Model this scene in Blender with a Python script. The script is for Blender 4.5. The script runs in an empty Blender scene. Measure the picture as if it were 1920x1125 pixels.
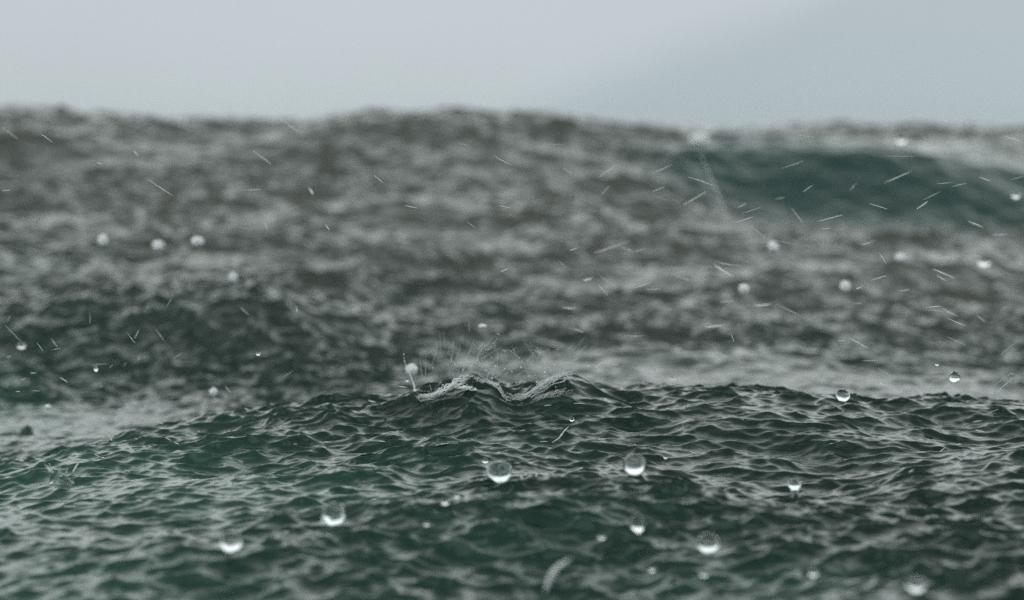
import bpy, math, random
import numpy as np
from mathutils import Vector, Matrix, noise

# ------------------------------------------------------------------ camera, sky, light, exposure
S = bpy.context.scene
COL = S.collection
K = 2.0e-4            # tangent per photo pixel (photo is 1920 wide)
EYE = 250.0           # photo row of the eye level
HC = 0.135            # height of the lens above the still water, metres
FOCUS = 1.12

cam_d = bpy.data.cameras.new("camera")
cam = bpy.data.objects.new("camera", cam_d)
COL.objects.link(cam)
cam.location = (0, 0, HC)
cam.rotation_euler = (math.radians(90), 0, 0)
cam_d.sensor_width = 36
cam_d.lens = 18.0 / (960 * K)
cam_d.shift_y = -(562.5 - EYE) / 1920.0
cam_d.clip_start = 0.02
cam_d.clip_end = 3000
cam_d.dof.use_dof = True
cam_d.dof.focus_distance = FOCUS
cam_d.dof.aperture_fstop = 11.3
S.camera = cam

SUN_EL, SUN_AZ = math.radians(62), math.radians(205)
w = bpy.data.worlds.new("World")
S.world = w
w.use_nodes = True
nt = w.node_tree
nt.nodes.clear()
N, L = nt.nodes.new, nt.links.new
out = N("ShaderNodeOutputWorld")
sky = N("ShaderNodeTexSky")
sky.sky_type = 'NISHITA'
sky.sun_disc = False
sky.sun_elevation = SUN_EL
sky.sun_rotation = SUN_AZ
bg1 = N("ShaderNodeBackground"); bg1.inputs[1].default_value = 0.06
L(sky.outputs[0], bg1.inputs[0])
# overcast deck: pale grey low cloud with soft darker banks; upper bands shaped for reflections
tc = N("ShaderNodeTexCoord")
sep = N("ShaderNodeSeparateXYZ"); L(tc.outputs['Generated'], sep.inputs[0])
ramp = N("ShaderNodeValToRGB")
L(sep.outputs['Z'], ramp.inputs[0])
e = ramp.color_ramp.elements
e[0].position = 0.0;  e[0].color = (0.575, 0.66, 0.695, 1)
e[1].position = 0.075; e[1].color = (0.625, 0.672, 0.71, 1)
a = ramp.color_ramp.elements.new(0.35); a.color = (1.36, 1.50, 1.46, 1)  # unseen band above the frame, brightened and greened to tint water reflections
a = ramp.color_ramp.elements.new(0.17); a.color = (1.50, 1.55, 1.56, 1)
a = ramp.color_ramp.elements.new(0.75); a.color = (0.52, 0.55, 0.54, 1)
a = ramp.color_ramp.elements.new(1.0); a.color = (0.36, 0.38, 0.37, 1)  # unseen zenith dimmed to deepen the dark ripple faces
# a rain-dark bank of cloud to the right whose soft edge slants
vdot = N("ShaderNodeVectorMath"); vdot.operation = 'DOT_PRODUCT'
L(tc.outputs['Generated'], vdot.inputs[0]); vdot.inputs[1].default_value = (1.0, 0.0, -2.25)
noi = N("ShaderNodeTexNoise"); noi.inputs['Scale'].default_value = 9; noi.inputs['Detail'].default_value = 2
L(tc.outputs['Generated'], noi.inputs[0])
ad = N("ShaderNodeMath"); ad.operation = 'MULTIPLY_ADD'
L(noi.outputs[0], ad.inputs[0]); ad.inputs[1].default_value = 0.06; L(vdot.outputs['Value'], ad.inputs[2])
mr = N("ShaderNodeMapRange"); mr.interpolation_type = 'SMOOTHSTEP'
L(ad.outputs[0], mr.inputs[0]); mr.inputs[1].default_value = -0.012; mr.inputs[2].default_value = 0.05
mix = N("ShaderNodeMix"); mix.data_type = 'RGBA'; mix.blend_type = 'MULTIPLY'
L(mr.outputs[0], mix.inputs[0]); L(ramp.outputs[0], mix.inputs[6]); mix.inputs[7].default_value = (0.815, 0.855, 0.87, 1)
# broad soft lumps over the rest of the deck
no2 = N("ShaderNodeTexNoise"); no2.inputs['Scale'].default_value = 2.2; no2.inputs['Detail'].default_value = 3
L(tc.outputs['Generated'], no2.inputs[0])
mr2 = N("ShaderNodeMapRange"); L(no2.outputs[0], mr2.inputs[0])
mr2.inputs[1].default_value = 0.3; mr2.inputs[2].default_value = 0.7; mr2.inputs[3].default_value = 0.92; mr2.inputs[4].default_value = 1.06
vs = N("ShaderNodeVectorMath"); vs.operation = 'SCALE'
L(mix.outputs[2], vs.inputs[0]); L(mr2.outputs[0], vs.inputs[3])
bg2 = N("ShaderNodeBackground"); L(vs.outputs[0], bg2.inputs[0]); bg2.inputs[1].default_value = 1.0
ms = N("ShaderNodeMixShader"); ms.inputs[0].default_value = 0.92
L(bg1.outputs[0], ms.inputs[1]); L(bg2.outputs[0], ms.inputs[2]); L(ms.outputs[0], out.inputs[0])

sd = bpy.data.lights.new("sun", 'SUN')
sd.energy = 0.5
sd.angle = math.radians(40)
sd.color = (1, 0.97, 0.93)
sun = bpy.data.objects.new("sun", sd)
COL.objects.link(sun)
dv = Vector((math.sin(SUN_AZ) * math.cos(SUN_EL), math.cos(SUN_AZ) * math.cos(SUN_EL), math.sin(SUN_EL)))
sun.rotation_euler = dv.to_track_quat('Z', 'Y').to_euler()

S.view_settings.view_transform = 'Standard'
S.view_settings.look = 'None'
S.view_settings.exposure = 0.0
S.view_settings.gamma = 1.0
S.cycles.use_denoising = False
S.cycles.use_adaptive_sampling = False
S.cycles.max_bounces = 10
S.cycles.transmission_bounces = 8
S.cycles.caustics_reflective = False
S.cycles.caustics_refractive = False
S.cycles.sample_clamp_indirect = 4

# ------------------------------------------------------------------ helpers
def P(u, v, y):
    """photo pixel (u, v) at distance y in front of the lens -> world point"""
    return Vector(((u - 960) * K * y, y, HC - (v - EYE) * K * y))

def tag(o, label=None, cat=None, group=None, kind=None):
    if label: o["label"] = label
    if cat: o["category"] = cat
    if group: o["group"] = group
    if kind: o["kind"] = kind
    return o

def link_mesh(name, verts, faces, mat, parent=None, smooth=True):
    me = bpy.data.meshes.new(name)
    me.from_pydata([tuple(v) for v in verts], [], faces)
    if smooth:
        me.polygons.foreach_set("use_smooth", [True] * len(me.polygons))
    me.materials.append(mat)
    o = bpy.data.objects.new(name, me)
    COL.objects.link(o)
    if parent: o.parent = parent
    return o

def principled(name, **kw):
    m = bpy.data.materials.new(name)
    m.use_nodes = True
    b = m.node_tree.nodes["Principled BSDF"]
    for k, v in kw.items():
        b.inputs[k.replace('_', ' ')].default_value = v
    return m, b

# ------------------------------------------------------------------ water surface
def fft_tile(n, size, lmin, lmax, p, aniso, seed, slope):
    rng = np.random.default_rng(seed)
    kf = 2 * np.pi * np.fft.fftfreq(n, size / n)
    kx = kf[None, :]; ky = kf[:, None]
    k = np.sqrt(kx * kx + ky * ky); k[0, 0] = 1
    amp = k ** (-p / 2)
    amp *= 1 / (1 + np.exp(-(k - 2 * np.pi / lmax) / (0.25 * 2 * np.pi / lmax)))
    amp *= np.exp(-(k * lmin / (2 * np.pi)) ** 2)
    amp *= (1 - aniso) + aniso * np.abs(ky / k)
    H = np.fft.fft2(rng.standard_normal((n, n))) * amp
    H[0, 0] = 0
    sx = np.fft.ifft2(1j * kx * H).real; sy = np.fft.ifft2(1j * ky * H).real
    s = slope / math.sqrt(float((sx ** 2 + sy ** 2).mean()))
    h = np.fft.ifft2(H).real * s
    dx = np.fft.ifft2(1j * kx / k * H).real * s
    dy = np.fft.ifft2(1j * ky / k * H).real * s
    return [a.astype(np.float32) for a in (h, dx, dy)], size

def sample(tile, X, Y):
    arrs, size = tile
    n = arrs[0].shape[0]
    fx = (X / size * n) % n; fy = (Y / size * n) % n
    ix = fx.astype(np.int32) % n; iy = fy.astype(np.int32) % n
    tx = (fx - np.floor(fx)).astype(np.float32); ty = (fy - np.floor(fy)).astype(np.float32)
    jx = (ix + 1) % n; jy = (iy + 1) % n
    return [(a[iy, ix] * (1 - tx) + a[iy, jx] * tx) * (1 - ty) + (a[jy, ix] * (1 - tx) + a[jy, jx] * tx) * ty for a in arrs]

# swells: water level read as photo rows along seven depths (u columns)
UK = np.array([-700, 0, 240, 480, 720, 960, 1200, 1440, 1680, 1920, 2600], float)
def zrow(y, rows): return [-(r - EYE) * K * y for r in rows]
LV = [
 (0.30, [-.137] * 11),
 (0.70, [-.137] * 11),
 (0.92, [-.145, -.143, -.140, -.137, -.134, -.132, -.133, -.134, -.134, -.134, -.135]),
 (1.10, [-.156, -.152, -.144, -.137, -.132, -.130, -.131, -.132, -.131, -.131, -.134]),
 (1.26, zrow(1.26, [900, 890, 800, 764, 752, 742, 744, 752, 760, 766, 776])),
 (1.42, [-.168, -.168, -.167, -.158, -.155, -.154, -.154, -.155, -.155, -.156, -.158]),
 (1.60, zrow(1.60, [785, 780, 775, 760, 748, 765, 748, 742, 742, 755, 765])),
 (1.76, zrow(1.76, [725, 720, 712, 708, 705, 715, 702, 695, 700, 715, 720])),
 (1.91, zrow(1.91, [590, 575, 535, 528, 612, 650, 650, 655, 665, 680, 690])),
 (2.12, zrow(2.12, [560, 548, 545, 548, 575, 600, 596, 590, 600, 620, 630])),
 (2.35, zrow(2.35, [480, 470, 492, 505, 515, 520, 515, 520, 530, 540, 550])),
 (2.65, zrow(2.65, [420, 415, 425, 425, 425, 425, 430, 448, 452, 462, 470])),
 (2.96, zrow(2.96, [335, 325, 335, 340, 330, 325, 350, 415, 415, 435, 450])),
 (3.11, zrow(3.11, [255, 250, 275, 280, 265, 262, 285, 272, 270, 320, 380])),
 (3.26, zrow(3.26, [190, 178, 202, 219, 198, 200, 226, 254, 256, 273, 288])),
 (3.42, zrow(3.42, [230, 222, 245, 250, 235, 238, 232, 224, 228, 234, 245])),
 (3.70, [-.02] * 11),
 (4.30, [-.10] * 11),
 (5.50, [-.135] * 11),
]
YF = np.arange(0.3, 5.5, 0.01); UF = np.arange(-700, 2601, 20.0)
tab = np.array([np.interp(UF, UK, z) for _, z in LV])
ys = np.array([y for y, _ in LV])
fld = np.array([np.interp(YF, ys, tab[:, i]) for i in range(len(UF))]).T
def smooth(a, sig, axis):
    r = int(3 * sig) + 1
    g = np.exp(-0.5 * (np.arange(-r, r + 1) / sig) ** 2); g /= g.sum()
    pad = [(0, 0), (0, 0)]; pad[axis] = (r, r)
    b = np.pad(a, pad, mode='edge')
    return np.apply_along_axis(lambda q: np.convolve(q, g, 'valid'), axis, b)
fld = smooth(smooth(fld, 2.4, 0), 3.0, 1)
def swell(U, Y):
    fu = np.clip((U + 700) / 20, 0, len(UF) - 1.001); fy = np.clip((Y - 0.3) / 0.01, 0, len(YF) - 1.001)
    iu = fu.astype(int); iy = fy.astype(int); tu = fu - iu; ty = fy - iy
    return (fld[iy, iu] * (1 - tu) + fld[iy, iu + 1] * tu) * (1 - ty) + (fld[iy + 1, iu] * (1 - tu) + fld[iy + 1, iu + 1] * tu) * ty

T_mid = fft_tile(1024, 3.1, 0.05, 0.30, 4.0, 0.5, 11, 0.10)
T_rip = fft_tile(2560, 2.05, 0.0045, 0.030, 3.3, 0.75, 5, 0.43)
T_fin = fft_tile(2048, 0.93, 0.0025, 0.010, 3.0, 0.5, 8, 0.13)
T_far = fft_tile(1024, 2.7, 0.018, 0.075, 3.4, 0.4, 31, 0.30)
T_var = fft_tile(512, 2.6, 0.25, 0.6, 3.0, 0.3, 21, 1.0)
v_ = T_var[0][0]; T_var = ([v_ / v_.std(), v_, v_], 2.6)

# two mounds heaved up under the splash crown (rim height read along u)
MU = np.array([690, 735, 770, 790, 805, 820, 836, 850, 864, 880, 895, 912, 930, 946, 962, 978, 996, 1012, 1028, 1044, 1066, 1120, 1210], float)
MV = np.array([790, 768, 753, 750, 748, 742, 736, 730, 724, 722, 724, 730, 742, 752, 756, 754, 747, 738, 730, 725, 726, 744, 790], float)
YM = 1.205
def mound(U, Y):
    row = np.interp(U, MU, MV, left=900, right=900)
    need = -(row - EYE) * K * YM - swell(U, np.full_like(Y, YM)) - 0.0015
    d = Y - YM
    prof = np.where(d < 0, np.exp(-(d / 0.040) ** 2), np.exp(-(d / 0.018) ** 2))
    return np.clip(need, 0, 0.03) * prof

def water_xyz(U, Y):
    X = (U - 960) * K * Y
    far = np.clip((Y - 3.7) / 1.5, 0, 1)
    Z = swell(U, Y) * (1 - far) + (-0.135) * far
    h1, ax, ay = sample(T_mid, X, Y)
    h2, bx, by = sample(T_rip, X * 0.75, Y)
    h3, cx, cy = sample(T_fin, X * 0.94 + Y * 0.34 + 3, Y * 0.94 - X * 0.34 + 3)
    var = sample(T_var, X + 7, Y)[0]
    m = 1 + 0.14 * np.clip(var, -2, 2)
    # the steep teal face of the far swell is smooth
    face = np.exp(-((U - 1640) / 300) ** 4 - ((Y - 3.06) / 0.13) ** 4)
    m = m * (1 - 0.5 * face)
    lift = 1 - (0.20 + 0.22 * np.clip((U - 700) / 500, 0, 1)) * np.clip((Y - 1.9) / 0.5, 0, 1)
    calm = np.exp(-((U - 1420) / 660) ** 4 - ((Y - 1.70) / 0.24) ** 4) + np.exp(-((U - 120) / 260) ** 4 - ((Y - 1.46) / 0.15) ** 4) + 0.5 * np.exp(-((U - 230) / 420) ** 4 - ((Y - 0.98) / 0.17) ** 4)
    m = m * (1 - 0.66 * np.clip(calm, 0, 1))
    farw = np.clip((Y - 1.85) / 0.4, 0, 1)
    patch = 1 - 0.4 * farw * np.clip(sample(T_var, X * 1.6 + 1.3, Y * 1.9 + 0.4)[0], 0, 1)
    m2 = m * lift * patch
    h4, dx4, dy4 = sample(T_far, X * 0.9 - Y * 0.44, Y * 0.9 + X * 0.44)
    mf = np.clip((Y - 1.3) / 0.6, 0.42, 1) * (1 - .7 * face) * (1 - 0.45 * np.exp(-((Y - 3.4) / 0.22) ** 4)) * (1 - 0.5 * np.clip(calm, 0, 1)) * patch
    h1 = h1 * (1 + 0.4 * farw * np.clip((3.1 - Y) / 0.3, 0, 1))
    Z = Z + h4 * mf + h1 * (1 - .8 * face) + h2 * m2 + h3 * m2
    Xo = X + 1.0 * (ax + dx4 * mf + 1.1 * bx * m2 + 0.9 * cx * m2)
    Yo = Y + 1.0 * (ay * 0.6 + dy4 * mf + 1.1 * by * m2 + 0.9 * cy * m2)
    Z = Z + mound(U, Y)
    return Xo, Yo, Z + HC

def axis_u():
    a = [np.arange(-700, -60, 14.0), np.arange(-60, 1980, 1.75), np.arange(1980, 2620, 14.0)]
    return np.concatenate(a)
def axis_y():
    y = [0.45]
    while y[-1] < 40:
        v = y[-1]
        if v < 0.74: s = 0.004
        elif v < 1.5: s = 0.0011
        elif v < 3.5: s = 0.0011 + (v - 1.5) * 0.0012
        else: s = 0.004 * (v / 3.5) ** 3.2
        y.append(v + min(s, v * 0.2))
    return np.array(y)
AU, AY = axis_u(), axis_y()
UU, YY = np.meshgrid(AU, AY)
# beyond the fan: the sea flares outward so it fills the horizon
X, Y, Z = water_xyz(UU, YY)
nr, nc = X.shape
co = np.empty((nr * nc, 3), np.float32)
co[:, 0] = X.ravel(); co[:, 1] = Y.ravel(); co[:, 2] = Z.ravel()
idx = np.arange(nr * nc, dtype=np.int32).reshape(nr, nc)
q = np.stack([idx[:-1, :-1], idx[:-1, 1:], idx[1:, 1:], idx[1:, :-1]], -1).reshape(-1)
nf = len(q) // 4
me = bpy.data.meshes.new("sea_water")
me.vertices.add(nr * nc); me.vertices.foreach_set("co", co.ravel())
me.loops.add(nf * 4); me.loops.foreach_set("vertex_index", q)
me.polygons.add(nf); me.polygons.foreach_set("loop_start", np.arange(0, nf * 4, 4, dtype=np.int32))
me.polygons.foreach_set("use_smooth", np.ones(nf, bool))
me.update(calc_edges=True)
sea = bpy.data.objects.new("sea_water", me)
COL.objects.link(sea)
tag(sea, "rain-beaten dark green sea with short choppy ripples and swells", "water", kind="structure")
print("sea", nr, nc, nf)

m_sea, b = principled("sea_water", Roughness=0.05, IOR=1.333)
nt = m_sea.node_tree; N, L = nt.nodes.new, nt.links.new
geo = N("ShaderNodeNewGeometry")
# suspended silt and air: greener near, browner far out, in soft patches
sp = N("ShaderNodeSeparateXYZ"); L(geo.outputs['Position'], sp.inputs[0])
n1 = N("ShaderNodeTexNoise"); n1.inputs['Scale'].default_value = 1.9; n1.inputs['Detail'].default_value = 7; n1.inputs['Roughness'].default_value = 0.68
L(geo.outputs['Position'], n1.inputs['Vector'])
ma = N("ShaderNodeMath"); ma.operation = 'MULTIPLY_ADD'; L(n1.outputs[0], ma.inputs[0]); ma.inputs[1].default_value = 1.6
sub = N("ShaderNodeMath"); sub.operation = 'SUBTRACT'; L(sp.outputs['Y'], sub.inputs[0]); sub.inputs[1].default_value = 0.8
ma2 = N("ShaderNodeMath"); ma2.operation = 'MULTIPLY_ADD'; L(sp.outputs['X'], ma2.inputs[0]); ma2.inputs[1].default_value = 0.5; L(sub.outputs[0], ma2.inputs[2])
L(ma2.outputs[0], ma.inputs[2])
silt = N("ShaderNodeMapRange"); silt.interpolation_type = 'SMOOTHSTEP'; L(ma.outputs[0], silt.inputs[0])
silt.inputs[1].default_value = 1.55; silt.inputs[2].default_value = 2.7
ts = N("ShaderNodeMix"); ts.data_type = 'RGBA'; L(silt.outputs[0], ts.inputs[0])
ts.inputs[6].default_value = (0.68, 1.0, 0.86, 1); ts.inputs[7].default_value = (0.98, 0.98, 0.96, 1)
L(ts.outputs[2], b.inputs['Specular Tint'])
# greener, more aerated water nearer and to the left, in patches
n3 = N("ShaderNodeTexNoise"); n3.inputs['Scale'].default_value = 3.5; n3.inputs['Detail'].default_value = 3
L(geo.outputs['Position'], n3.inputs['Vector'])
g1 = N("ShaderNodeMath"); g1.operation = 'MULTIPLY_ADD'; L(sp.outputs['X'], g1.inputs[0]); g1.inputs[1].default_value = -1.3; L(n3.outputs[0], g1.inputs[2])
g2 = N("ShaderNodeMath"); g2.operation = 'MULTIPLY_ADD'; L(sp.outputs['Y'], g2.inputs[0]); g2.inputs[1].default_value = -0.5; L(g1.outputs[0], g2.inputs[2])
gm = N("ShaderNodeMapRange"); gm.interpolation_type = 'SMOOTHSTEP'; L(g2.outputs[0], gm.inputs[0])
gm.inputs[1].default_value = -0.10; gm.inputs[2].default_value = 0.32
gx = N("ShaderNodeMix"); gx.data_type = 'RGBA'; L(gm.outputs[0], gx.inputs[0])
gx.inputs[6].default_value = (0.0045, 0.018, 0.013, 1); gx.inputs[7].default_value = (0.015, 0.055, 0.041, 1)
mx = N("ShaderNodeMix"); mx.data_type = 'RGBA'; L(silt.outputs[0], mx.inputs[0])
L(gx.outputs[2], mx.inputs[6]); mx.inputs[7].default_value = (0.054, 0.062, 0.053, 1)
# clear teal water in the steep face of the far swell
vd = N("ShaderNodeVectorMath"); vd.operation = 'SUBTRACT'; L(geo.outputs['Position'], vd.inputs[0]); vd.inputs[1].default_value = (0.41, 3.07, 0.1)
vm = N("ShaderNodeVectorMath"); vm.operation = 'MULTIPLY'; L(vd.outputs[0], vm.inputs[0]); vm.inputs[1].default_value = (4.2, 6.0, 0)
vl = N("ShaderNodeVectorMath"); vl.operation = 'LENGTH'; L(vm.outputs[0], vl.inputs[0])
tm = N("ShaderNodeMapRange"); tm.interpolation_type = 'SMOOTHSTEP'; L(vl.outputs['Value'], tm.inputs[0])
tm.inputs[1].default_value = 0.7; tm.inputs[2].default_value = 1.5; tm.inputs[3].default_value = 1; tm.inputs[4].default_value = 0
mt = N("ShaderNodeMix"); mt.data_type = 'RGBA'; L(tm.outputs[0], mt.inputs[0]); L(mx.outputs[2], mt.inputs[6])
mt.inputs[7].default_value = (0.003, 0.036, 0.030, 1)
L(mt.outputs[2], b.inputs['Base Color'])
nb = N("ShaderNodeTexNoise"); nb.inputs['Scale'].default_value = 340; nb.inputs['Detail'].default_value = 4; nb.inputs['Roughness'].default_value = 0.6
mp = N("ShaderNodeMapping"); mp.inputs['Scale'].default_value = (0.4, 1.0, 1.0)
L(geo.outputs['Position'], mp.inputs[0]); L(mp.outputs[0], nb.inputs['Vector'])
bp = N("ShaderNodeBump"); bp.inputs['Strength'].default_value = 0.3; bp.inputs['Distance'].default_value = 0.0012
L(nb.outputs[0], bp.inputs['Height']); L(bp.outputs[0], b.inputs['Normal'])
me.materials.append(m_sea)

# rain haze: one even volume round the lens and the whole scene, under the sky
HAZE = 0.008
def haze_box():
    x0, x1, y0, y1, z0, z1 = -60, 60, -3, 45, -1.4, 0.42
    v = [(x, y, z) for z in (z0, z1) for y in (y0, y1) for x in (x0, x1)]
    f = [(0, 2, 3, 1), (4, 5, 7, 6), (0, 1, 5, 4), (2, 6, 7, 3), (0, 4, 6, 2), (1, 3, 7, 5)]
    mm = bpy.data.meshes.new("haze"); mm.from_pydata(v, [], f)
    m = bpy.data.materials.new("haze"); m.use_nodes = True
    t = m.node_tree; t.nodes.clear()
    o_ = t.nodes.new("ShaderNodeOutputMaterial"); pv = t.nodes.new("ShaderNodeVolumePrincipled")
    pv.inputs['Color'].default_value = (0.86, 0.90, 0.91, 1); pv.inputs['Density'].default_value = HAZE
    t.links.new(pv.outputs[0], o_.inputs['Volume'])
    mm.materials.append(m)
    o = bpy.data.objects.new("haze", mm); COL.objects.link(o)
    tag(o, "thin grey rain haze and fine spray over the sea", "haze", kind="stuff")
haze_box()
#@@OBJECTS
# ------------------------------------------------------------------ water in the air
def surf_y(u, v, y0=0.62, y1=1.30):
    """nearest distance at which the still surface shows at photo pixel (u, v)"""
    for y in np.arange(y0, y1, 0.005):
        z = swell(np.array([float(u)]), np.array([float(y)]))[0]
        if EYE - z / (K * y) <= v: return float(y)
    return y1

def surf_at(u, y):
    X, Y, Z = water_xyz(np.array([[float(u)]]), np.array([[float(y)]]))
    return float(Z[0, 0])

def clear_y(u, v_low, y, half, gap=0.0015):
    """pull a thing towards the lens until it floats clear of the ripples below it"""
    while y > 0.6:
        us = np.linspace(u - half, u + half, 7); yy = np.linspace(y - 0.02, y + 0.02, 9)
        U_, Y_ = np.meshgrid(us, yy)
        if water_xyz(U_, Y_)[2].max() + gap < HC - (v_low - EYE) * K * y: break
        y -= 0.006
    return y

m_clear, _ = principled("clear_water", Base_Color=(0.97, 1.0, 0.99, 1), Roughness=0.0, IOR=1.333, Transmission_Weight=1.0)
m_streak, _ = principled("rain_water", Base_Color=(0.80, 0.88, 0.87, 1), Roughness=0.12, IOR=1.333, Transmission_Weight=0.55)
m_bright, _ = principled("bright_rain_water", Base_Color=(0.90, 0.93, 0.94, 1), Roughness=0.15, IOR=1.333, Transmission_Weight=0.25)
m_foam, fb = principled("aerated_water", Base_Color=(0.86, 0.90, 0.90, 1), Roughness=0.2, IOR=1.333, Transmission_Weight=0.25)
m_rim, _ = principled("torn_water", Base_Color=(0.88, 0.92, 0.92, 1), Roughness=0.03, IOR=1.333, Transmission_Weight=0.15)
m_lace, _ = principled("thin_water", Base_Color=(0.95, 0.98, 0.98, 1), Roughness=0.05, IOR=1.333, Transmission_Weight=0.38)
m_jet, _ = principled("green_water", Base_Color=(0.86, 0.95, 0.92, 1), Roughness=0.02, IOR=1.333, Transmission_Weight=1.0)
for m_, sc_, st_ in ((m_foam, 500, 0.4), (m_jet, 300, 0.2)):
    t = m_.node_tree
    g_ = t.nodes.new("ShaderNodeNewGeometry"); n_ = t.nodes.new("ShaderNodeTexNoise"); u_ = t.nodes.new("ShaderNodeBump")
    n_.inputs['Scale'].default_value = sc_; n_.inputs['Detail'].default_value = 3
    u_.inputs['Strength'].default_value = st_; u_.inputs['Distance'].default_value = 0.001
    t.links.new(g_.outputs['Position'], n_.inputs['Vector']); t.links.new(n_.outputs[0], u_.inputs['Height'])
    t.links.new(u_.outputs[0], t.nodes["Principled BSDF"].inputs['Normal'])

def lathe_sphere(c, rx, ry, rz, seg=28, rings=16, wob=0.05, seed=0, axis=None):
    rnd = random.Random(seed)
    off = Vector((rnd.uniform(0, 50), rnd.uniform(0, 50), rnd.uniform(0, 50)))
    vs, fs = [], []
    q = axis.to_track_quat('Z', 'Y') if axis is not None else None
    for i in range(rings + 1):
        th = math.pi * i / rings
        for j in range(seg):
            ph = 2 * math.pi * j / seg
            d = Vector((math.sin(th) * math.cos(ph), math.sin(th) * math.sin(ph), math.cos(th)))
            k = 1 + wob * noise.noise(d * 1.6 + off)
            p = Vector((d.x * rx * k, d.y * ry * k, d.z * rz * k))
            if q: p = q @ p
            vs.append(c + p)
    for i in range(rings):
        for j in range(seg):
            a, b = i * seg + j, i * seg + (j + 1) % seg
            fs.append((a, a + seg, b + seg, b))
    return vs, fs

def tube(pts, rad, seg=8, jit=0.0, seed=0):
    """tapered round thread of water through pts"""
    vs, fs = [], []
    n = len(pts)
    for i, p in enumerate(pts):
        t = (pts[min(i + 1, n - 1)] - pts[max(i - 1, 0)]).normalized()
        a = t.cross(Vector((0, 1, 0)))
        if a.length < 1e-3: a = Vector((1, 0, 0))
        a.normalize(); b = t.cross(a)
        for j in range(seg):
            ph = 2 * math.pi * j / seg
            r = rad[i] * (1 + jit * noise.noise(Vector((i * 0.9 + seed, j * 1.3, seed * 0.37))))
            vs.append(p + (a * math.cos(ph) + b * math.sin(ph)) * r)
    for i in range(n - 1):
        for j in range(seg):
            q0, q1 = i * seg + j, i * seg + (j + 1) % seg
            fs.append((q0, q1, q1 + seg, q0 + seg))
    fs.append(tuple(range(seg))[::-1]); fs.append(tuple(range((n - 1) * seg, n * seg)))
    return vs, fs

def join(parts):
    V, F = [], []
    for vs, fs in parts:
        k = len(V); V += list(vs); F += [tuple(i + k for i in f) for f in fs]
    return V, F

def centred(name, V, F, mat, c, parent=None):
    o = link_mesh(name, [v - c for v in V], F, mat, parent)
    o.location = c if parent is None else c - parent.location
    return o

ORD = ["", "first", "second", "third", "fourth", "fifth", "sixth", "seventh", "eighth", "ninth", "tenth", "eleventh", "twelfth"]
NUM = ["", "one", "two", "three", "four", "five", "six", "seven", "eight", "nine", "ten", "eleven", "twelve"]

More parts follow.
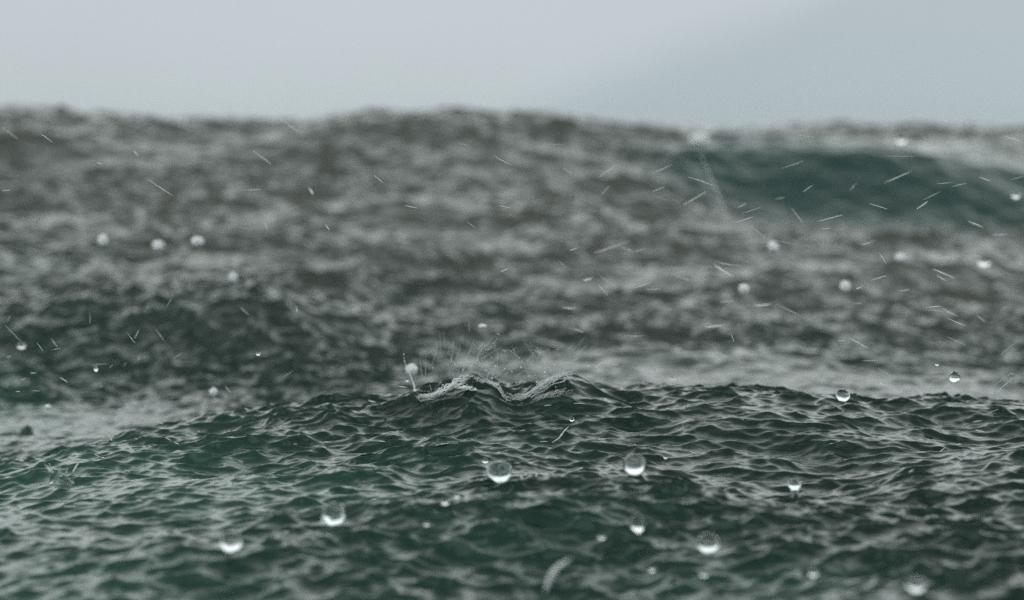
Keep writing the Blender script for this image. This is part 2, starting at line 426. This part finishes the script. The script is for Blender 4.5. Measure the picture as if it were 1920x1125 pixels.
# --- round drops: (u, v, width px, height px, distance, material, label)
DROPS = [
 (1190, 871, 43, 40, 1.03, 'c', "largest clear round drop, pale lower half, hovering over dark near ripples"),
 (433, 1016, 42, 38, 0.88, 'c', "blurred round drop with bright underside over the greener near water"),
 (1195, 982, 27, 36, 0.95, 'c', "tall oval drop with pale underside, straight below the largest clear drop"),
 (1328, 1018, 42, 36, 0.86, 'c', "blurred bright drop to the lower right of the tall oval drop"),
 (1718, 1096, 36, 30, 0.82, 'c', "blurred pale drop at the bottom edge near the right corner"),
 (937, 884, 46, 40, 1.01, 'g', "dull green drop with ragged pale underside over the darkest trough"),
 (625, 964, 46, 44, 0.93, 'g', "blurred green drop with bright lower corner, left of the dark trough"),
 (772, 693, 24, 22, 1.30, 'f', "pale milky drop beside the upright spike of the splash crown"),
 (764, 713, 6, 5, 1.24, 'c', "tiny bright bead just under the milky drop"),
 (1790, 707, 21, 21, 1.16, 'c', "small clear drop with white underside over pale water, far right"),
 (1580, 741, 26, 24, 1.20, 'g', "dark topped drop resting on the near crest, right of centre"),
 (834, 941, 16, 13, 0.98, 'c', "small bright drop, lower left of a close pair by the trough"),
 (857, 930, 12, 10, 0.98, 'c', "small bright drop, upper right of a close pair by the trough"),
 (370, 453, 24, 19, 1.52, 'f', "bright blurred drop, third and brightest of the row before the brown swell"),
 (297, 461, 23, 21, 1.62, 'f', "blurred pale drop, middle of the row before the brown swell"),
 (193, 451, 20, 22, 1.60, 'f', "blurred pale drop, leftmost of the row before the brown swell"),
 (437, 520, 17, 20, 1.55, 'f', "blurred pale drop above the crest of the dark middle swell"),
 (400, 735, 17, 16, 1.36, 'f', "pale drop low over the light trough left of the splash crown"),
 (90, 763, 13, 10, 1.30, 'f', "small pale drop over the light trough at the left edge"),
 (180, 691, 8, 11, 1.24, 'c', "tiny crisp drop before the foot of the dark middle swell"),
 (484, 663, 9, 8, 1.24, 'c', "tiny crisp drop before the dark middle swell, towards the splash"),
 (1450, 463, 21, 21, 1.60, 'f', "faint blurred drop over grey water directly below the teal wave"),
 (1688, 483, 20, 18, 1.52, 'f', "blurred bright drop over grey water, below the right of the teal wave"),
 (1395, 542, 20, 20, 1.48, 'f', "blurred round drop before the dark hollows beyond the crest"),
 (1585, 537, 21, 21, 1.50, 'f', "blurred round drop right of another over the dark hollows"),
 (1845, 490, 26, 20, 1.75, 'c', "very faint blurred drop near the right edge below the teal wave"),
 (1311, 262, 40, 22, 2.4, 'f', "blurred foamy blob on the crest at the left end of the teal wave"),
 (1905, 366, 16, 14, 1.6, 'c', "faint blurred drop at the right edge before the teal wave"),
 (1690, 262, 20, 16, 2.0, 'c', "faint blurred blob on the crest above the teal wave"),
 (1128, 1007, 14, 11, 0.92, 'c', "small pale drop left of the tall oval drop, low in the water"),
 (1223, 1067, 15, 12, 0.88, 'c', "small blurred drop under the tall oval drop"),
 (910, 863, 11, 12, 1.05, 'c', "small tilted bead just above the dull green drop"),
 (1525, 1074, 20, 16, 0.86, 'c', "faint blurred drop between two bright ones near the bottom"),
 (800, 982, 11, 9, 0.96, 'c', "tiny pale bead below the close pair of drops"),
 (1072, 786, 9, 9, 1.16, 'c', "tiny clear bead on the green bulge under the splash"),
 (1248, 857, 8, 7, 1.04, 'c', "tiny bead beside the largest clear drop"),
 (905, 612, 15, 9, 1.30, 'f', "small pale oval drop high above the splash crown"),
 (1320, 1075, 18, 14, 0.84, 'c', "dim blurred drop straight under the bright blurred one"),
 (40, 648, 16, 13, 1.45, 'c', "faint blurred drop at the left edge before the dark swell"),
 (1757, 683, 7, 6, 1.2, 'c', "tiny bead above and left of the small clear drop"),
]
for i, (u, v, wp, hp, y, mk, lab) in enumerate(DROPS):
    if y < 1.31: y = clear_y(u, v + hp * (0.5 if mk != 'g' else 0.12), y, wp * 0.6)
    c = P(u, v, y)
    r = wp * K * y / 2; h = hp * K * y / 2
    mat = {'c': m_clear, 'g': m_jet, 'f': m_bright}[mk]
    vs, fs = lathe_sphere(Vector((0, 0, 0)), r, r, h, 36, 20, 0.14 if mk != 'c' else 0.10, i)
    o = link_mesh("water_drop", vs, fs, mat)
    o.location = c
    tag(o, lab, "water drop", "round drops of water in the air")

# --- rain streaks, plus near-ripple highlights shaped as streaks, traced in the photo: (u1, v1, u2, v2, thickness px)
def sc(lst, s, ox, oy): return [(a / s + ox, b / s + oy, c / s + ox, d / s + oy, t) for a, b, c, d, t in lst]
A8 = [(190,430,225,455,3),(520,522,575,500,3),(640,570,735,515,3),(520,452,605,415,2),(836,634,905,613,3),(1158,657,1196,655,3),
 (1145,632,1245,605,3),(1265,518,1293,484,3),(1335,562,1410,585,2),(1515,585,1560,553,3),(1395,485,1500,440,3),(1650,500,1705,487,3),
 (1750,463,1797,480,3),(1590,488,1655,484,2),(1800,681,1860,677,3),(1720,731,1776,731,3.5),(1080,308,1135,314,2),(1840,308,1920,335,2),
 (1010,432,1095,402,1.6),(1400,385,1510,387,1.6),(655,462,760,498,2),(1090,520,1130,492,3),(1540,550,1610,515,2),(700,360,815,620,4.4),
 (845,580,880,560,2),(860,600,940,575,2),(1045,575,1090,633,2.4),(890,640,950,695,1.6),(1310,720,1370,700,2),(1710,630,1770,655,2),
 (1375,745,1405,790,2),(755,790,830,835,4),(595,825,662,852,3),(330,835,400,885,3),(320,862,360,908,3),(455,880,525,857,2.4),
 (505,885,560,882,2),(300,750,443,704,6),(405,725,460,745,2),(455,745,505,731,3),(170,775,205,805,2),(215,740,245,730,4),
 (265,850,305,840,7),(1345,852,1405,833,5),(1575,808,1665,845,3),(1590,830,1625,850,2.4),(1290,885,1310,875,3),(1450,892,1490,885,3),
 (325,465,395,415,2),(130,340,195,343,1.6),(985,545,1025,540,2),(335,530,365,495,1.6),(1865,475,1920,460,2)]
A7 = [(1715,335,1763,347,3),(945,362,1020,418,3),(548,467,650,535,3),(1050,245,1125,298,2),(915,515,985,510,2),(1518,570,1568,580,3),
 (1870,570,1920,580,3),(1845,380,1920,420,2),(510,405,570,417,2),(365,408,385,418,2.6),(1400,455,1440,488,2),(1160,505,1175,530,7),
 (990,635,1003,658,4),(1220,640,1236,662,4),(137,627,139,640,4),(150,300,200,335,2),(5,275,65,320,2),(1750,630,1785,655,2),
 (5,515,40,513,2),(500,365,520,385,4),(1875,820,1908,805,5)]
A6 = [(1315,52,1380,8,3),(205,578,297,567,3.4),(130,720,230,708,10),(520,585,668,655,3),(400,590,500,583,7),(955,578,1010,583,3),
 (1370,605,1455,598,4),(1360,615,1500,632,2),(1450,600,1550,655,3),(1480,662,1590,710,2.6),(1655,650,1705,690,3),(1480,765,1600,820,2),
 (925,770,1050,838,3),(865,793,912,790,4),(1010,903,1103,902,2.6),(1095,945,1215,1012,3),(1095,1022,1140,1042,4),(1270,1065,1320,1087,4),
 (1375,1055,1405,1048,4),(975,1098,1010,1088,5),(1825,975,1868,978,3),(1750,1045,1850,975,3),(1760,1085,1870,990,2.4),(1780,880,1900,780,2),
 (1405,385,1530,440,3),(1425,420,1485,458,2.4),(1230,515,1280,503,3),(975,500,1008,487,4),(170,360,290,430,6),(0,440,35,452,4),
 (1600,115,1690,150,2),(175,345,330,370,2),(520,225,630,247,2),(1000,250,1060,240,3),(180,850,260,890,3),(270,745,290,800,2.4)]
A5 = [(1350,600,1405,650,2.4),(935,600,975,535,2),(810,630,845,580,2),(505,630,506,695,2),(35,690,60,645,2),(25,700,125,800,2),
 (205,800,242,852,3),(290,780,325,832,3),(290,845,345,832,2),(757,780,782,728,3.4),(712,740,760,805,2.4),(975,893,1022,860,3),
 (770,905,792,872,3.4),(695,935,712,908,3),(615,945,635,925,2),(35,887,65,872,2.4),(165,975,205,972,3),(110,1012,147,1005,3.6),
 (340,998,382,1027,3.4),(560,1055,577,1040,3),(85,1077,115,1078,3),(180,1073,222,1075,3),(500,930,610,920,1.6),(1265,1045,1300,1085,5),
 (1665,590,1672,630,4),(870,720,930,800,1.8),(1590,1000,1650,960,2)]
A4 = [(1630,125,1685,115,5),(1640,165,1697,178,4.4),(1490,243,1540,254,4),(1535,252,1572,248,5),(1445,292,1475,270,4.6),(905,338,930,328,3.4),(825,247,848,245,3),
 (1270,408,1300,392,4),(1840,400,1885,408,3.4),(1635,395,1680,397,2.6),(330,110,345,112,3),(40,290,80,308,6),(1680,88,1780,50,2),(1815,42,1890,95,2)]
A1 = [(995,745,1038,738,3.4),(1115,805,1162,803,3),(205,800,250,805,4.4),(150,570,195,582,5),(905,288,937,297,4),(1090,290,1140,318,7),
 (1305,170,1362,190,6),(1240,50,1320,55,6),(765,150,810,165,8),(1000,465,1035,467,4),(1425,388,1480,350,2.4),(1490,367,1562,369,2),
 (1140,602,1185,598,4),(1305,590,1370,590,3),(1330,550,1420,565,2.6),(970,922,1012,925,3),(1095,380,1118,362,3),(1585,208,1715,208,1.6),
 (1030,115,1095,150,1.8),(670,230,692,195,2),(720,190,718,110,2),(320,495,370,500,4),(1540,460,1590,470,8),(1845,440,1880,462,9)]
A2 = [(880,122,920,136,5),(1110,175,1128,180,4),(930,210,965,228,4),(980,238,1010,250,4),(1650,248,1672,248,3),(570,322,590,328,4),
 (1340,340,1370,350,4),(700,390,735,405,3),(655,50,685,50,2.6),(75,180,110,250,2),(710,250,755,295,8),(620,200,630,230,5),
 (1375,45,1405,60,5),(530,305,565,322,2.6),(765,560,805,570,6)]
ST = sc(A8, 2, 960, 100) + sc(A7, 2, 0, 100) + sc(A6, 3, 1280, 375) + sc(A5, 3, 0, 375) + sc(A4, 3, 1280, 750) + sc(A1, 3, 640, 560) + sc(A2, 3, 0, 750)

def region(u, v):
    if v >= 752:
        return ("as a highlight on the greener ripples" if u < 640 else "as a ripple highlight beneath the splash crown" if u < 1240 else "as a highlight on the darker ripples"), ("skimming" )
    if v < 440:
        if u >= 1250: return "over the teal wave face", ""
        if u >= 640: return "before the greyish middle swell", ""
        return "before the far brown swell", ""
    if u < 700: return "before the dark left swell", ""
    if u < 1120: return "above the splash crown", ""
    if u < 1500: return "beyond the crown, over grey", ""
    return "over grey water, far right", ""

rs = random.Random(4)
recs = []
for k, (u1, v1, u2, v2, t) in enumerate(ST):
    if u2 < u1: u1, v1, u2, v2 = u2, v2, u1, v1
    um, vm = (u1 + u2) / 2, (v1 + v2) / 2
    ln = math.hypot(u2 - u1, v2 - v1)
    an = math.degrees(math.atan2(-(v2 - v1), u2 - u1))
    tilt = "standing upright" if abs(an) > 58 else "lying level" if abs(an) < 9 else "slanting up" if an > 0 else "slanting down"
    size = "short" if ln < 20 else "long" if ln > 42 else "medium"
    th = "thick" if t >= 4 else "thin"
    reg = region(um, vm)[0]
    recs.append([(size, th, tilt, reg), um, k, (u1, v1, u2, v2, t, ln)])
groups = {}
for r_ in recs: groups.setdefault(r_[0], []).append(r_)
for key, mem in groups.items():
    mem.sort(key=lambda r_: r_[1])
    n_ = len(mem)
    for i, r_ in enumerate(mem):
        u1, v1, u2, v2, t, ln = r_[3]
        size, th, tilt, reg = key
        lab = f"{size} {th} rain streak {tilt} {reg}"
        if n_ == 2: lab += ", " + ("left one" if i == 0 else "right one") + " of two"
        elif n_ > 2: lab += f", {ORD[i + 1]} of {NUM[n_]} from left"
        vm = (v1 + v2) / 2; um = (u1 + u2) / 2
        if vm > 745: y = clear_y(um, max(v1, v2) + 1, min(1.20, surf_y(um, max(v1, v2) + 6)), 12, 0.0004)  # foreground: specular highlights of the ripples, modelled as streaks just above the water
        elif t == 4.4 and ln > 100: y = 1.85
        elif t >= 6: y = 1.33
        else: y = 1.15 + rs.uniform(-0.08, 0.16)
        a, b_ = P(u1, v1, y), P(u2, v2, y + rs.uniform(-0.004, 0.004))
        c = (a + b_) / 2
        d = b_ - a
        R = t * K * y / 2 * 0.48
        npt = 13
        pts, rad = [], []
        bend = rs.uniform(-0.02, 0.02) * d.length
        for q in range(npt):
            s_ = q / (npt - 1)
            pts.append(a + d * s_ - c + Vector((0, 0, bend * 4 * s_ * (1 - s_))))
            prof = math.sin(math.pi * min(max(s_, 0.02), 0.98)) ** 0.6
            rad.append(R * prof * (1 + 0.25 * noise.noise(Vector((s_ * 5, r_[2] * 3.1, 0)))))
        V, F = tube(pts, rad, 8)
        o = link_mesh("rain_glint_streak", V, F, m_clear if t == 4.4 and ln > 100 else (m_bright, m_streak, m_clear, m_streak)[r_[2] % 4] if t >= 3 else (m_clear, m_streak, m_clear)[r_[2] % 3])
        o.location = c
        tag(o, lab, "rain streak", "streaks of rain in the air")

# --- splash crown on the near crest
def thing(name, label, cat, loc, group=None):
    o = bpy.data.objects.new(name, None); COL.objects.link(o)
    o.empty_display_size = 0.01; o.location = loc
    return tag(o, label, cat, group)

def path(pts, n):
    """smooth resample of (u, v, y) control points to n world points"""
    P_ = np.array(pts, float)
    t = np.concatenate([[0], np.cumsum(np.hypot(np.diff(P_[:, 0]), np.diff(P_[:, 1])))])
    s_ = np.linspace(0, t[-1], n)
    return np.stack([np.interp(s_, t, P_[:, i]) for i in range(3)], 1)

YC = 1.195
crown = thing("splash_crown", "broken splash crown with ragged white rim and fine spray on the near crest", "splash", P(930, 765, YC))
LEFT = [(776, 722, YC+.012), (779, 738, YC+.002), (788, 747, YC-.006), (802, 746, YC-.010), (820, 738, YC-.012), (836, 730, YC-.013), (850, 722, YC-.012), (864, 712, YC-.010), (878, 705, YC-.006), (890, 709, YC)]
LEFT2 = [(846, 728, YC-.012), (870, 727, YC-.012), (890, 731, YC-.010), (908, 737, YC-.006)]
MIDR = [(882, 706, YC), (896, 714, YC+.002), (912, 716, YC+.004), (928, 722, YC+.004), (938, 734, YC), (948, 744, YC-.003), (962, 750, YC-.006)]
RIGHT = [(934, 728, YC), (946, 741, YC-.004), (960, 748, YC-.007), (978, 746, YC-.008), (996, 739, YC-.008), (1012, 728, YC-.006), (1028, 718, YC-.003), (1044, 710, YC), (1062, 706, YC+.004), (1082, 700, YC+.006)]
rr = random.Random(9)
def rope(ctrl, nstr, spread, r0, r1, wig, n=60, clump=0.5, seed=1):
    base = path(ctrl, n); parts = []
    for s_ in range(nstr):
        ou, ov = rr.uniform(-spread, spread), rr.uniform(-spread, spread)
        a0 = rr.uniform(0, 0.35); a1 = rr.uniform(0.65, 1.0)
        pts, rad = [], []
        rm = rr.uniform(r0, r1); sd = rr.uniform(0, 90)
        for i in range(n):
            f = i / (n - 1)
            if f < a0 or f > a1: continue
            g = (f - a0) / (a1 - a0)
            e_ = math.sin(math.pi * min(max(g, .03), .97)) ** 0.5
            u = base[i, 0] + ou * 0.5 + wig * noise.noise(Vector((f * 9, sd, 0)))
            v = base[i, 1] + ov + wig * noise.noise(Vector((f * 9, sd, 7)))
            y = base[i, 2] + 0.004 * noise.noise(Vector((f * 6, sd, 3)))
            pts.append(P(u, v, y))
            rad.append(rm * K * YC * e_ * max(.15, 1 + clump * noise.noise(Vector((f * 9, sd, 11)))))
        if len(pts) > 4: parts.append(tube(pts, rad, 10, 0.06, sd))
    return join(parts)
def part(name, VF, mat, root):
    o = link_mesh(name, [v - root.location for v in VF[0]], VF[1], mat, root)
    return o
def flecks(ctrl, cnt, spread, smin, smax, seed):
    """torn lip: flattened shreds of water along a line"""
    rn = random.Random(seed); base = path(ctrl, 200); parts = []
    for i in range(cnt):
        p = base[rn.randrange(200)]
        c_ = P(p[0] + rn.gauss(0, 3), p[1] + rn.gauss(-spread * .3, spread), p[2] + rn.uniform(-.004, .006))
        a_ = rn.uniform(smin, smax) * K * YC
        ax = Vector((rn.uniform(-1, 1), rn.uniform(-.5, .5), rn.uniform(-.7, .9))).normalized()
        parts.append(lathe_sphere(c_, a_ * .55, a_ * .4, a_ * rn.uniform(1.0, 2.6), 10, 7, .7, seed * 100 + i, ax))
    return join(parts)
part("rim", rope(LEFT, 20, 4.5, 0.35, 1.35, 8, 110, 1.3), m_rim, crown)
part("rim", rope(LEFT2, 7, 2.0, 0.7, 1.8, 5, 70, 1.2), m_rim, crown)
part("rim", rope(MIDR, 12, 4.0, 0.25, 0.8, 10, 80, 1.0), m_lace, crown)
part("rim", rope(RIGHT[1:], 22, 7.0, 0.25, 0.8, 5, 90, 0.8), m_lace, crown)
part("rim", rope([(985, 758, YC-.014), (1015, 748, YC-.014), (1046, 738, YC-.01), (1080, 728, YC-.006)], 9, 7, .25, .7, 7, 60, .9), m_lace, crown)
part("rim", flecks(LEFT, 50, 5, .5, 1.9, 3), m_rim, crown)
part("rim", flecks(MIDR + RIGHT[3:], 60, 7, 0.4, 1.7, 5), m_lace, crown)
sp1 = path([(757, 662, YC+.02), (758, 676, YC+.018), (763, 690, YC+.016), (770, 705, YC+.014), (776, 722, YC+.012), (780, 744, YC)], 40)
part("spike", tube([P(*q) for q in sp1], [K * YC * (0.3 + 1.0 * (i / 39) + 1.0 * noise.noise(Vector((i * .5, 0, 0)))) for i in range(40)], 8, .3, 2), m_foam, crown)
def thread(u, v, ang, ln, y, r, curve=0.0, seed=0):
    pts = []; n = 16
    for i in range(n):
        f = i / (n - 1); a = math.radians(ang + curve * f)
        pts.append(P(u + ln * f * math.sin(a), v - ln * f * math.cos(a), y + 0.01 * f))
    return tube(pts, [K * y * r * (1 - 0.75 * i / (n - 1)) * (1 + 0.5 * noise.noise(Vector((i * .8, seed, 0)))) for i in range(n)], 6)
for i in range(80):
    if i < 30: u0 = rr.uniform(790, 900); v0 = 740 - (u0 - 790) * 0.3 - rr.uniform(0, 75); ang = (u0 - 835) * 0.35 + rr.uniform(-10, 22)
    else: u0 = rr.uniform(900, 1085); v0 = rr.uniform(655, 720); ang = rr.choice((rr.uniform(38, 66), rr.uniform(-60, 20)))
    part("spray_thread", thread(u0, v0, ang, rr.uniform(14, 50), YC + rr.uniform(-.01, .05), rr.uniform(.26, .46), rr.uniform(-9, 9), i), m_clear if i % 3 == 0 else m_streak, crown)
for i in range(44):
    u0 = rr.gauss(915, 85); v0 = 735 - abs(rr.gauss(0, 38)) - 8
    s_ = rr.uniform(.4, 1.7) * K * YC
    part("bead", lathe_sphere(P(u0, v0, YC + rr.uniform(-.015, .03)), s_, s_, s_ * rr.uniform(.7, 1.4), 12, 8, .3, i), m_foam if i % 3 else m_clear, crown)
# --- small jets and crowns thrown up by other drops
def jet(u, vb, vt, wpx, y, label, head=0.0, lean=0.0, mat=None, seed=0):
    base = P(u, vb, y); top_ = base.z + (vb - vt) * K * y
    base.z = min(base.z, surf_at(u, y) - 0.004); H_ = top_ - base.z; R_ = wpx / 2 * K * y
    n, pts, rad = 26, [], []
    for i in range(n):
        f = i / (n - 1)
        pts.append(Vector((lean * R_ * f + .15 * R_ * noise.noise(Vector((f * 3, seed, 0))), 0, H_ * f - (0.004 if i == 0 else 0))))
        r = R_ * (1.2 * math.exp(-f * 6) + (1 - f ** 3) ** 0.5 * (0.95 - 0.2 * f) if head == 0 else 1.6 * math.exp(-f * 8) + 0.55 + (head - .55) * math.exp(-((f - .82) / .13) ** 2))
        if i >= n - 3: r *= (0.85, 0.6, 0.15)[i - n + 3]
        rad.append(max(r, 1e-5))
    V, F = tube(pts, rad, 20, .12, seed)
    o = link_mesh("water_jet", V, F, mat or m_jet); o.location = base
    tag(o, label, "water jet", "small jets thrown up by the rain")
jet(50, 838, 796, 36, 1.44, "pointed dark green jet in the pale trough at the left edge", mat=m_sea, seed=1)
jet(723, 812, 782, 14, 1.17, "stubby see-through jet left of the green bulge under the crown", seed=2)
jet(430, 1128, 1040, 22, 0.85, "blurred dark column of water under the drop on the greener side", mat=m_sea, head=.6, seed=3)
jet(1192, 1085, 1005, 20, 0.92, "blurred dark column under the tall oval drop", mat=m_sea, head=.6, seed=4)
jet(1490, 948, 898, 24, 0.98, "see-through column with a rounded head among dark ripples at right", head=1.1, seed=5)
jet(1520, 726, 714, 26, 1.62, "small dark peak standing alone in the pale water beyond the crest", mat=m_sea, seed=8)


def bent(u_pts, r, label, seed):
    q = path(u_pts, 30)
    c = P(*u_pts[0])
    V, F = tube([P(*a) - c for a in q], [r * K * a[2] * (math.sin(math.pi * min(max(i / 29, .04), .96)) ** .6) * (1 + .5 * noise.noise(Vector((i * .3, seed, 0)))) for i, a in enumerate(q)], 12, .3, seed)
    o = link_mesh("water_splash", V, F, m_foam); o.location = c
    tag(o, label, "splash", "flung slivers of splash water")
bent([(1022, 1112, .76), (1030, 1085, .76), (1044, 1064, .76), (1070, 1048, .76)], 5, "blurred curved white splash at the bottom below the dark trough", 2)
bent([(1035, 830, 1.10), (1048, 822, 1.10), (1058, 808, 1.10), (1066, 800, 1.105)], 1.4, "pale slanting sliver on the bulge right under the crown", 5)
bent([(698, 945, .98), (703, 938, .98), (702, 950, .98)], 4, "small pale sliver left of the close pair of drops", 7)

def small_crown(u, v, y, rad, h, label, mat, spikes, seed):
    root = thing("splash_crown", label, "splash", P(u, v, y))
    rn = random.Random(seed); R_ = rad * K * y; H_ = h * K * y
    n, m = 48, 8; V, F = [], []
    ph0 = rn.uniform(0, 6)
    for side in (0, 1):
        for j in range(m + 1):
            f = j / m
            for i in range(n):
                a = 2 * math.pi * i / n
                hh = H_ * (0.65 + 0.35 * math.sin(a * 3 + ph0) + 0.4 * noise.noise(Vector((math.cos(a) * 2, math.sin(a) * 2, seed))))
                r = R_ * (1.15 - 0.35 * math.sin(f * 1.9) + 0.22 * f * f) - side * R_ * 0.12 * (1.2 - f)
                V.append(Vector((r * math.cos(a), r * math.sin(a), -0.002 + hh * f)))
    S_ = (m + 1) * n
    for j in range(m):
        for i in range(n):
            i2 = (i + 1) % n
            F.append((j * n + i, j * n + i2, (j + 1) * n + i2, (j + 1) * n + i))
            F.append((S_ + j * n + i, S_ + (j + 1) * n + i, S_ + (j + 1) * n + i2, S_ + j * n + i2))
    for i in range(n):
        i2 = (i + 1) % n; k = m * n
        F.append((k + i, k + i2, S_ + k + i2, S_ + k + i))
    link_mesh("wall", V, F, mat, root)
    for s_ in range(spikes):
        a = rn.uniform(0, 6.28); p0 = Vector((R_ * math.cos(a), R_ * math.sin(a), H_ * .6))
        d = Vector((math.cos(a) * .6, math.sin(a) * .6, rn.uniform(.6, 1.3))) * H_ * rn.uniform(.5, 1.1)
        pts = [p0 + d * (i / 9) for i in range(10)]
        V, F = tube(pts, [R_ * .09 * (1 - .8 * i / 9) for i in range(10)], 8)
        link_mesh("spike", V, F, m_foam, root)
small_crown(116, 897, 1.05, 21, 20, "tiny spiky splash crown in the pale green water at the left edge", m_jet, 9, 3)
small_crown(1189, 938, .98, 17, 12, "sparkling broken splash between the largest drop and the oval drop", m_foam, 10, 6)
small_crown(1000, 905, 1.0, 22, 12, "low ragged splash right of the dull green drop over the trough", m_jet, 7, 8)
small_crown(1430, 772, 1.19, 14, 12, "small frothy splash on the near crest right of the crown", m_foam, 8, 12)
